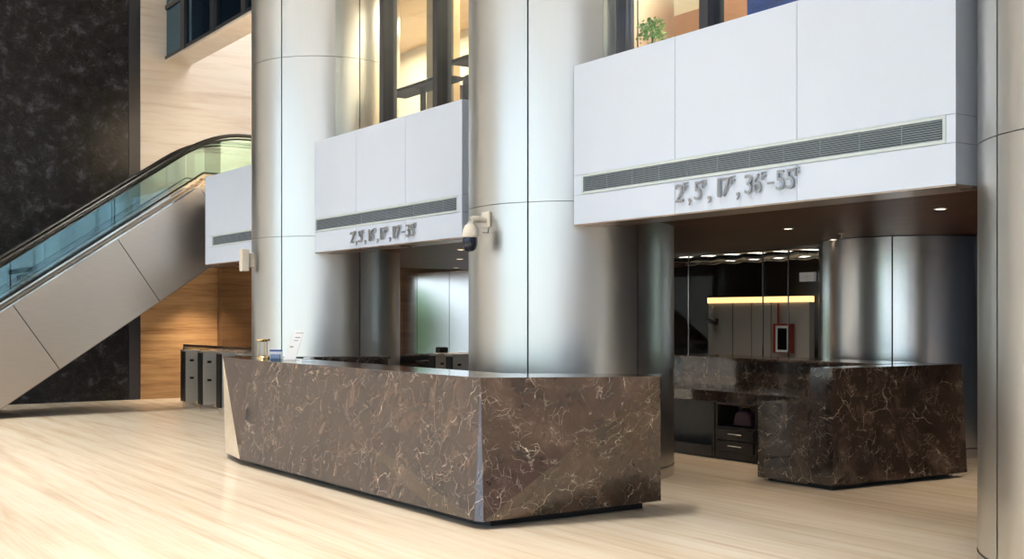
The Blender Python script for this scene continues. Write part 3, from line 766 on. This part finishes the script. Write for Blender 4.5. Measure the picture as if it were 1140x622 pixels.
obj('mount', lathe(newbm(), [(.05, 0), (.04, .05)], (18.0, 18.35, 1.48), axis=Vector((-1, 0, 0)), seg=14), M['cabinet'], sc_, True)
obj('arm', tube(newbm(), [(17.97, 18.35, 1.48), (17.85, 18.32, 1.47)], .02, 8), M['cabinet'], sc_, True)
obj('barrel', tube(newbm(), [(17.85, 18.5, 1.50), (17.78, 18.15, 1.42)], .055, 12), M['cabinet'], sc_, True)
DL = ['silver foil duct under the black ceiling, nearest the glass', 'second silver foil duct behind the glass', 'third silver foil duct behind the glass', 'farthest silver foil duct behind the glass']
for i, (xx, zz, r) in enumerate(((14.6, 2.60, .05), (15.4, 2.66, .06), (16.4, 2.66, .05), (17.4, 2.74, .05))):
    dt = thing('foil_duct', DL[i], 'duct', (xx, 14, zz), 0, 'foil ducts in the service room')
    obj('duct', tube(newbm(), [(xx, 10.2 + k * .2, zz + .014 * ((k * 7) % 3 - 1)) for k in range(52)], r, 10), M['foil'], dt, True)
    for y in (10.8, 13.2, 15.6, 18.0, 20.2): obj('hanger_rod', tube(newbm(), [(xx, y, zz), (xx, y, 3.31)], .008, 6), M['joint'], dt)
lk = thing('door_fitting', 'small steel patch lock on the glass partition', 'fitting', (gx, 10.3, 2.15))
obj('plate', box(gx - .02, gx + .02, 10.05, 10.30, 2.02, 2.14), M['steel_gate'], lk, bevel=.003)
obj('bolt', tube(newbm(), [(gx - .03, 10.18, 2.08), (gx + .03, 10.18, 2.08)], .012, 10), M['steel_gate'], lk)

# ------------------------------------------------------------ ceiling fittings
def downlight(x, y, label, z=ZC, on=True, w=14):
    t = thing('downlight', label, 'downlight', (x, y, z), 0, 'recessed downlights in the bay ceilings')
    obj('trim_ring', lathe(newbm(), [(.055, 0), (.055, -.006), (.04, -.008), (.038, -.002)], (x, y, z), seg=20), M['offwhite'], t, True)
    obj('lens', lathe(newbm(), [(.038, -.001), (.038, -.003), (0, -.003)], (x, y, z), seg=20), M['lamp'], t, True)
    li = bpy.data.lights.new('downlight_lamp', 'SPOT'); li.energy = w * 1.9; li.color = (1, .80, .58); li.spot_size = math.radians(95); li.spot_blend = .6; li.shadow_soft_size = .05
    lo = bpy.data.objects.new('downlight_lamp', li); C.objects.link(lo); lo.location = (0, 0, -.02); lo.parent = t
    return t
for x, y, lb, w in ((9.0, 8.15, 'bright downlight above the right marble counter', 50), (8.4, 5.94, 'downlight near the bulkhead, top right of the walnut ceiling', 45),
                 (10.6, 6.0, 'downlight beyond the right counter', 55), (10.7, 9.0, 'downlight near the glass partition', 25), (8.9, 10.6, 'downlight over the worktop behind the middle column', 35),
                 (10.8, 12.2, 'downlight deep in the right bay', 30), (9.54, 15.39, 'downlight in the left bay ceiling beside the middle column', 60), (11.2, 18.2, 'downlight deep in the left bay', 60),
                 (8.2, 13.2, 'downlight over the left bay entrance', 40), (7.5, 21.2, 'downlight washing the oak wall', 110), (7.6, 19.7, 'downlight over the first turnstile', 90), (8.3, 17.6, 'downlight over the last turnstiles', 60), (8.5, 3.2, 'downlight hidden behind the nearest column', 45)):
    downlight(x, y, lb, w=w)
sp = thing('ceiling_sprinkler', 'small sprinkler head in the walnut ceiling above the right counter', 'sprinkler', (10.0, 8.3, ZC))
obj('plate', lathe(newbm(), [(.04, .004), (.035, -.01)], (10.0, 8.3, ZC), seg=16), M['bronze'], sp, True)
obj('head', lathe(newbm(), [(.01, -.01), (.01, -.05), (.025, -.052), (.025, -.056)], (10.0, 8.3, ZC), seg=16), M['bronze'], sp, True)

# ------------------------------------------------------------ mezzanine furniture
ZM = 3.80
def table(x, y, w, l, label, rot=0):
    t = thing('cafe_table', label, 'table', (x, y, ZM), rot, 'mezzanine tables')
    lbox('tabletop', -w / 2, w / 2, -l / 2, l / 2, .72, .76, M['tabletop'], t, .004)
    obj('pedestal', lathe(newbm(), [(.04, .02), (.04, .70), (.10, .72)], (0, 0, 0), seg=16), M['tabletop'], t, True, local=True)
    obj('base', lathe(newbm(), [(.22, 0), (.22, .015), (.05, .03)], (0, 0, 0), seg=24), M['tabletop'], t, True, local=True)
    return t
table(7.50, 13.0, .34, 1.5, 'long dark table behind the left mezzanine glass')
table(7.40, 11.15, .75, .9, 'dark table beside the middle column on the mezzanine')
def chair(x, y, rz, label, fab='chairfab', grp='mezzanine chairs'):
    t = thing('armchair', label, 'chair', (x, y, ZM), rz, grp)
    lbox('seat', -.24, .24, -.24, .24, .40, .48, M[fab], t, .03)
    bm = newbm()
    n = 14
    for i in range(n):
        for z0, z1 in ((.46, .84),):
            pass
    arc_panel(bm, 0, 0, .24, .29, 20, 160, .44, .84, 16)
    obj('backrest', bm, M[fab], t, True, bevel=.015, local=True)
    for sx in (-1, 1):
        for sy in (-1, 1):
            obj('leg', tube(newbm(), [(sx * .19, sy * .19, .42), (sx * .23, sy * .23, 0)], .014, 8), M['tabletop'], t, True, local=True)
    return t
chair(8.15, 13.3, 2.4, 'dark armchair behind the left mezzanine glass, nearer the middle column')
chair(8.1, 12.45, 2.0, 'dark armchair farther from the left mezzanine glass')
def lounge(x, y, rz, label):
    t = thing('lounge_chair', label, 'chair', (x, y, ZM), rz)
    lbox('seat', -.38, .38, -.35, .3, .18, .42, M['bluefab'], t, .05)
    lbox('backrest', -.38, .38, .18, .34, .30, .78, M['bluefab'], t, .05)
    for s in (-1, 1): lbox('armrest', s * .38 - .06, s * .38 + .06, -.35, .3, .15, .58, M['bluefab'], t, .04)
    for sx in (-1, 1):
        for sy in (-1, 1): obj('leg', tube(newbm(), [(sx * .3, sy * .25, .18), (sx * .32, sy * .27, 0)], .018, 8), M['tabletop'], t, True, local=True)
    return t
lounge(7.35, 6.42, math.radians(90), 'blue upholstered lounge chair behind the right mezzanine glass')
# potted plant added in place of trees mirrored in the glass
pl = thing('reflection_plant', 'added green plant standing in for trees reflected in the right mezzanine glass', 'plant', (8.1, 8.62 - .0, ZM))
px, py = 6.98, 7.95
pl.location = (px, py, ZM)
obj('pot', lathe(newbm(), [(.07, 0), (.09, .16), (.095, .17), (.08, .17), (.075, .15), (0, .15)], (px, py, ZM), seg=24), M['paper'], pl, True)
lf = newbm()
rnd = random.Random(7)
for i in range(420):
    th = rnd.uniform(0, 2 * PI); ph = rnd.uniform(-.6, 1.4); rr = rnd.uniform(.05, .15)
    c = Vector((px + rr * cos(th) * cos(ph), py + rr * sin(th) * cos(ph), ZM + .34 + rr * 1.0 * sin(ph)))
    d = Vector((rnd.gauss(0, 1), rnd.gauss(0, 1), rnd.gauss(0, .6))).normalized(); u = d.cross(Vector((rnd.gauss(0, 1), rnd.gauss(0, 1), 1))).normalized()
    s = rnd.uniform(.015, .028)
    vs = [lf.verts.new(c + p) for p in (-d * s, u * s * .45, d * s, -u * s * .45)]
    lf.faces.new(vs)
obj('foliage', lf, M['leaf'], pl)['kind'] = 'stuff'
obj('stem', tube(newbm(), [(px, py, ZM + .15), (px + .01, py, ZM + .36)], .007, 8), M['soil'], pl, True)
# folded sheet added for a reflection in the glass; partitions of the right mezzanine
def reflection_folds(x, y0, y1, mat, label, z0=ZM + .02, z1=6.18):
    bm = newbm(); n = 40; F_ = []
    for i in range(n + 1):
        y = y0 + (y1 - y0) * i / n; xx = x + .04 * sin(i * 1.3)
        F_.append([bm.verts.new(p) for p in ((xx, y, z0), (xx, y, z1), (xx + .01, y, z1), (xx + .01, y, z0))])
    for a, b in zip(F_, F_[1:]):
        for k in range(4): bm.faces.new((a[k], a[(k + 1) % 4], b[(k + 1) % 4], b[k]))
    bm.faces.new(F_[0]); bm.faces.new(list(reversed(F_[-1])))
    bmesh.ops.recalc_face_normals(bm, faces=bm.faces[:])
    tag(obj('reflection_folds', bm, mat, None, True), label, 'reflection_folds')
reflection_folds(6.87, 8.12, 8.30, M['reflection_folds'], 'dark indigo folds standing in for a reflection in the mezzanine glass')
reflection_folds(7.5, 8.15, 8.45, M['reflection_folds2'], 'mauve grey curtain between the indigo one and the green plant') if False else None
struct('wall_partition', box(8.9, 9.0, 3.0, 11.2, 3.80, 6.2), M['plaster'], 'cream wall of the right mezzanine room')
struct('trim_5', box(8.86, 8.9, 3.0, 11.2, 3.80, 4.95), M['orange'], 'terracotta wainscot of the right mezzanine room')
struct('trim_6', box(7.9, 8.0, 12.9, 13.6, 3.80, 6.2), M['tanwood'], 'tan pier on the left mezzanine')
struct('trim_7', box(9.8, 9.9, 11.4, 16.0, 3.80, 4.55), M['orange'], 'terracotta wainscot on the left mezzanine')

# ------------------------------------------------------------ outside, seen only in reflections
struct('floor_outdoor', box(XO - 40, XO - .25, -40, 50, -.3, -.1), M['pave'], 'paved forecourt outside the window front')
for k, (y, zc) in enumerate(((-9, 2.3), (-.6, 2.4), (6.4, 2.2), (13.2, 2.3), (21, 2.4), (29, 2.2))):
    h = newbm(); bmesh.ops.create_icosphere(h, subdivisions=4, radius=1.0)
    for v in h.verts:
        n_ = 1 + .12 * sin(v.co.x * 9 + k) * cos(v.co.y * 8) + .1 * sin(v.co.z * 11 + k)
        v.co = Vector((XO - 6 + v.co.x * 1.2 * n_, y + v.co.y * 1.5 * n_, zc + v.co.z * 1.25 * n_))
    tr_ = thing('tree', 'young round green tree outside the window front', 'tree', (XO - 6, y, -.1), 0, 'trees outside')
    obj('crown', h, M['hedge'], tr_, True)
    obj('trunk', tube(newbm(), [(XO - 6, y, -.1), (XO - 6, y, 1.4)], .09, 8), M['soil'], tr_, True)

for (x, y, zc, r) in ((10.4, 24.4, 1.2, 1.1), (29, 1.2, 1.7, 1.3)):
    h = newbm(); bmesh.ops.create_icosphere(h, subdivisions=3, radius=1.0)
    for v in h.verts:
        n_ = 1 + .12 * sin(v.co.x * 9) * cos(v.co.y * 8)
        v.co = Vector((x + v.co.x * r * n_, y + v.co.y * r * n_, zc + v.co.z * r * n_))
    tr_ = thing('tree', 'round green tree outside the end of a bay', 'tree', (x, y, 0), 0, 'trees outside the bays')
    obj('crown', h, M['leaf'], tr_, True)
    obj('trunk', tube(newbm(), [(x, y, -.2), (x, y, zc)], .07, 8), M['soil'], tr_, True)
struct('floor_garden', bx(box(7, 16, YB + .4, 40, -.3, -.1), 24, 44, -20, 20, -.3, -.1), M['pave'], 'paved yard beyond the bays')
# ------------------------------------------------------------ lights
def area(name, loc, rot, sx, sy, e, col, portal=False):
    l = bpy.data.lights.new(name, 'AREA'); l.shape = 'RECTANGLE'; l.size = sx; l.size_y = sy; l.energy = e; l.color = col
    if portal: l.cycles.is_portal = True
    o = bpy.data.objects.new(name, l); C.objects.link(o); o.location = loc; o.rotation_euler = rot
    return o
area('daylight_portal', (XO - .3, 6.5, 4.3), (0, -PI / 2, 0), 8.6, 31, 1, (1, 1, 1), True)
# lobby ceiling light panels
LOBBY_W = 98
k = 0
for x in (-10, -6, -2, 3.3):
    for y in (-4, 1.5, 7, 12.5, 18):
        t = thing('ceiling_light', 'square warm light panel in the lobby ceiling', 'ceiling light', (x, y, CEIL), 0, 'lobby ceiling light panels')
        obj('frame', box(x - .82, x + .82, y - .82, y + .82, CEIL - .04, CEIL), M['white'], t)
        obj('diffuser', box(x - .76, x + .76, y - .76, y + .76, CEIL - .06, CEIL - .04), M['panel_lamp'], t)
        li = bpy.data.lights.new('panel_light', 'AREA'); li.shape = 'SQUARE'; li.size = 1.5; li.energy = LOBBY_W; li.color = (1, .93, .84); li.spread = math.radians(62)
        lo = bpy.data.objects.new('panel_light', li); C.objects.link(lo); lo.parent = t; lo.location = (0, 0, -.07)
for nm, x, y, w in (('room_light', 8.0, 6.4, 170), ('room_light', 8.9, 12.2, 170), ('room_light', 8.75, 16.6, 150), ('room_light', 8.1, 9.6, 60)):
    area('mezzanine_' + nm, (x, y, 6.1), (0, 0, 0), 1.6, 2.6, w, (1, .84, .60))
area('added_wall_fill', (9.2, 19.3, 9.0), (math.radians(38), 0, 0), 4.5, .8, 170, (1, .94, .87))  # unseen lamp added to brighten the travertine wall
area('service_room_light', (15.5, 15, 3.25), (0, 0, 0), .6, 5, 35, (1, .92, .8))


sun = bpy.data.lights.new('sun', 'SUN'); sun.energy = 4.0; sun.color = (1, .95, .86); sun.angle = .01
so = bpy.data.objects.new('sun', sun); C.objects.link(so); so.rotation_euler = Vector((.26, -.22, .94)).to_track_quat('Z', 'Y').to_euler()
W = bpy.data.worlds.new('World'); scene.world = W; W.use_nodes = True
nt = W.node_tree; bg = nt.nodes['Background']
tc = N(nt, 'ShaderNodeTexCoord'); sep = N(nt, 'ShaderNodeSeparateXYZ'); L(nt, tc.outputs['Generated'], sep.inputs[0])
c = ramp(nt, math_(nt, 'ADD', math_(nt, 'MULTIPLY', sep.outputs[2], .5), .5), [(.47, (.20, .22, .25)), (.505, (.82, .92, 1.0)), (.62, (.66, .83, 1.0)), (1.0, (.5, .70, 1.0))])
L(nt, c, bg.inputs[0]); bg.inputs[1].default_value = 2.0

# ------------------------------------------------------------ camera
cam = bpy.data.cameras.new('camera'); co = bpy.data.objects.new('camera', cam); C.objects.link(co)
co.location = (0, 0, 1.57); co.rotation_euler = (PI / 2, 0, -math.radians(34.384))
cam.sensor_width = 36; cam.lens = 1286 / 1140 * 36; cam.shift_y = 41 / 1140
cam.clip_end = 200
scene.camera = co
vs = scene.view_settings
vs.view_transform = 'Standard'; vs.look = 'None'; vs.gamma = 1; vs.exposure = 0.25; vs.use_curve_mapping = False
cy = scene.cycles
cy.use_denoising = True; cy.max_bounces = 7; cy.diffuse_bounces = 4; cy.glossy_bounces = 5; cy.transparent_max_bounces = 16
cy.sample_clamp_indirect = 6; cy.blur_glossy = .5; cy.caustics_reflective = False; cy.caustics_refractive = False
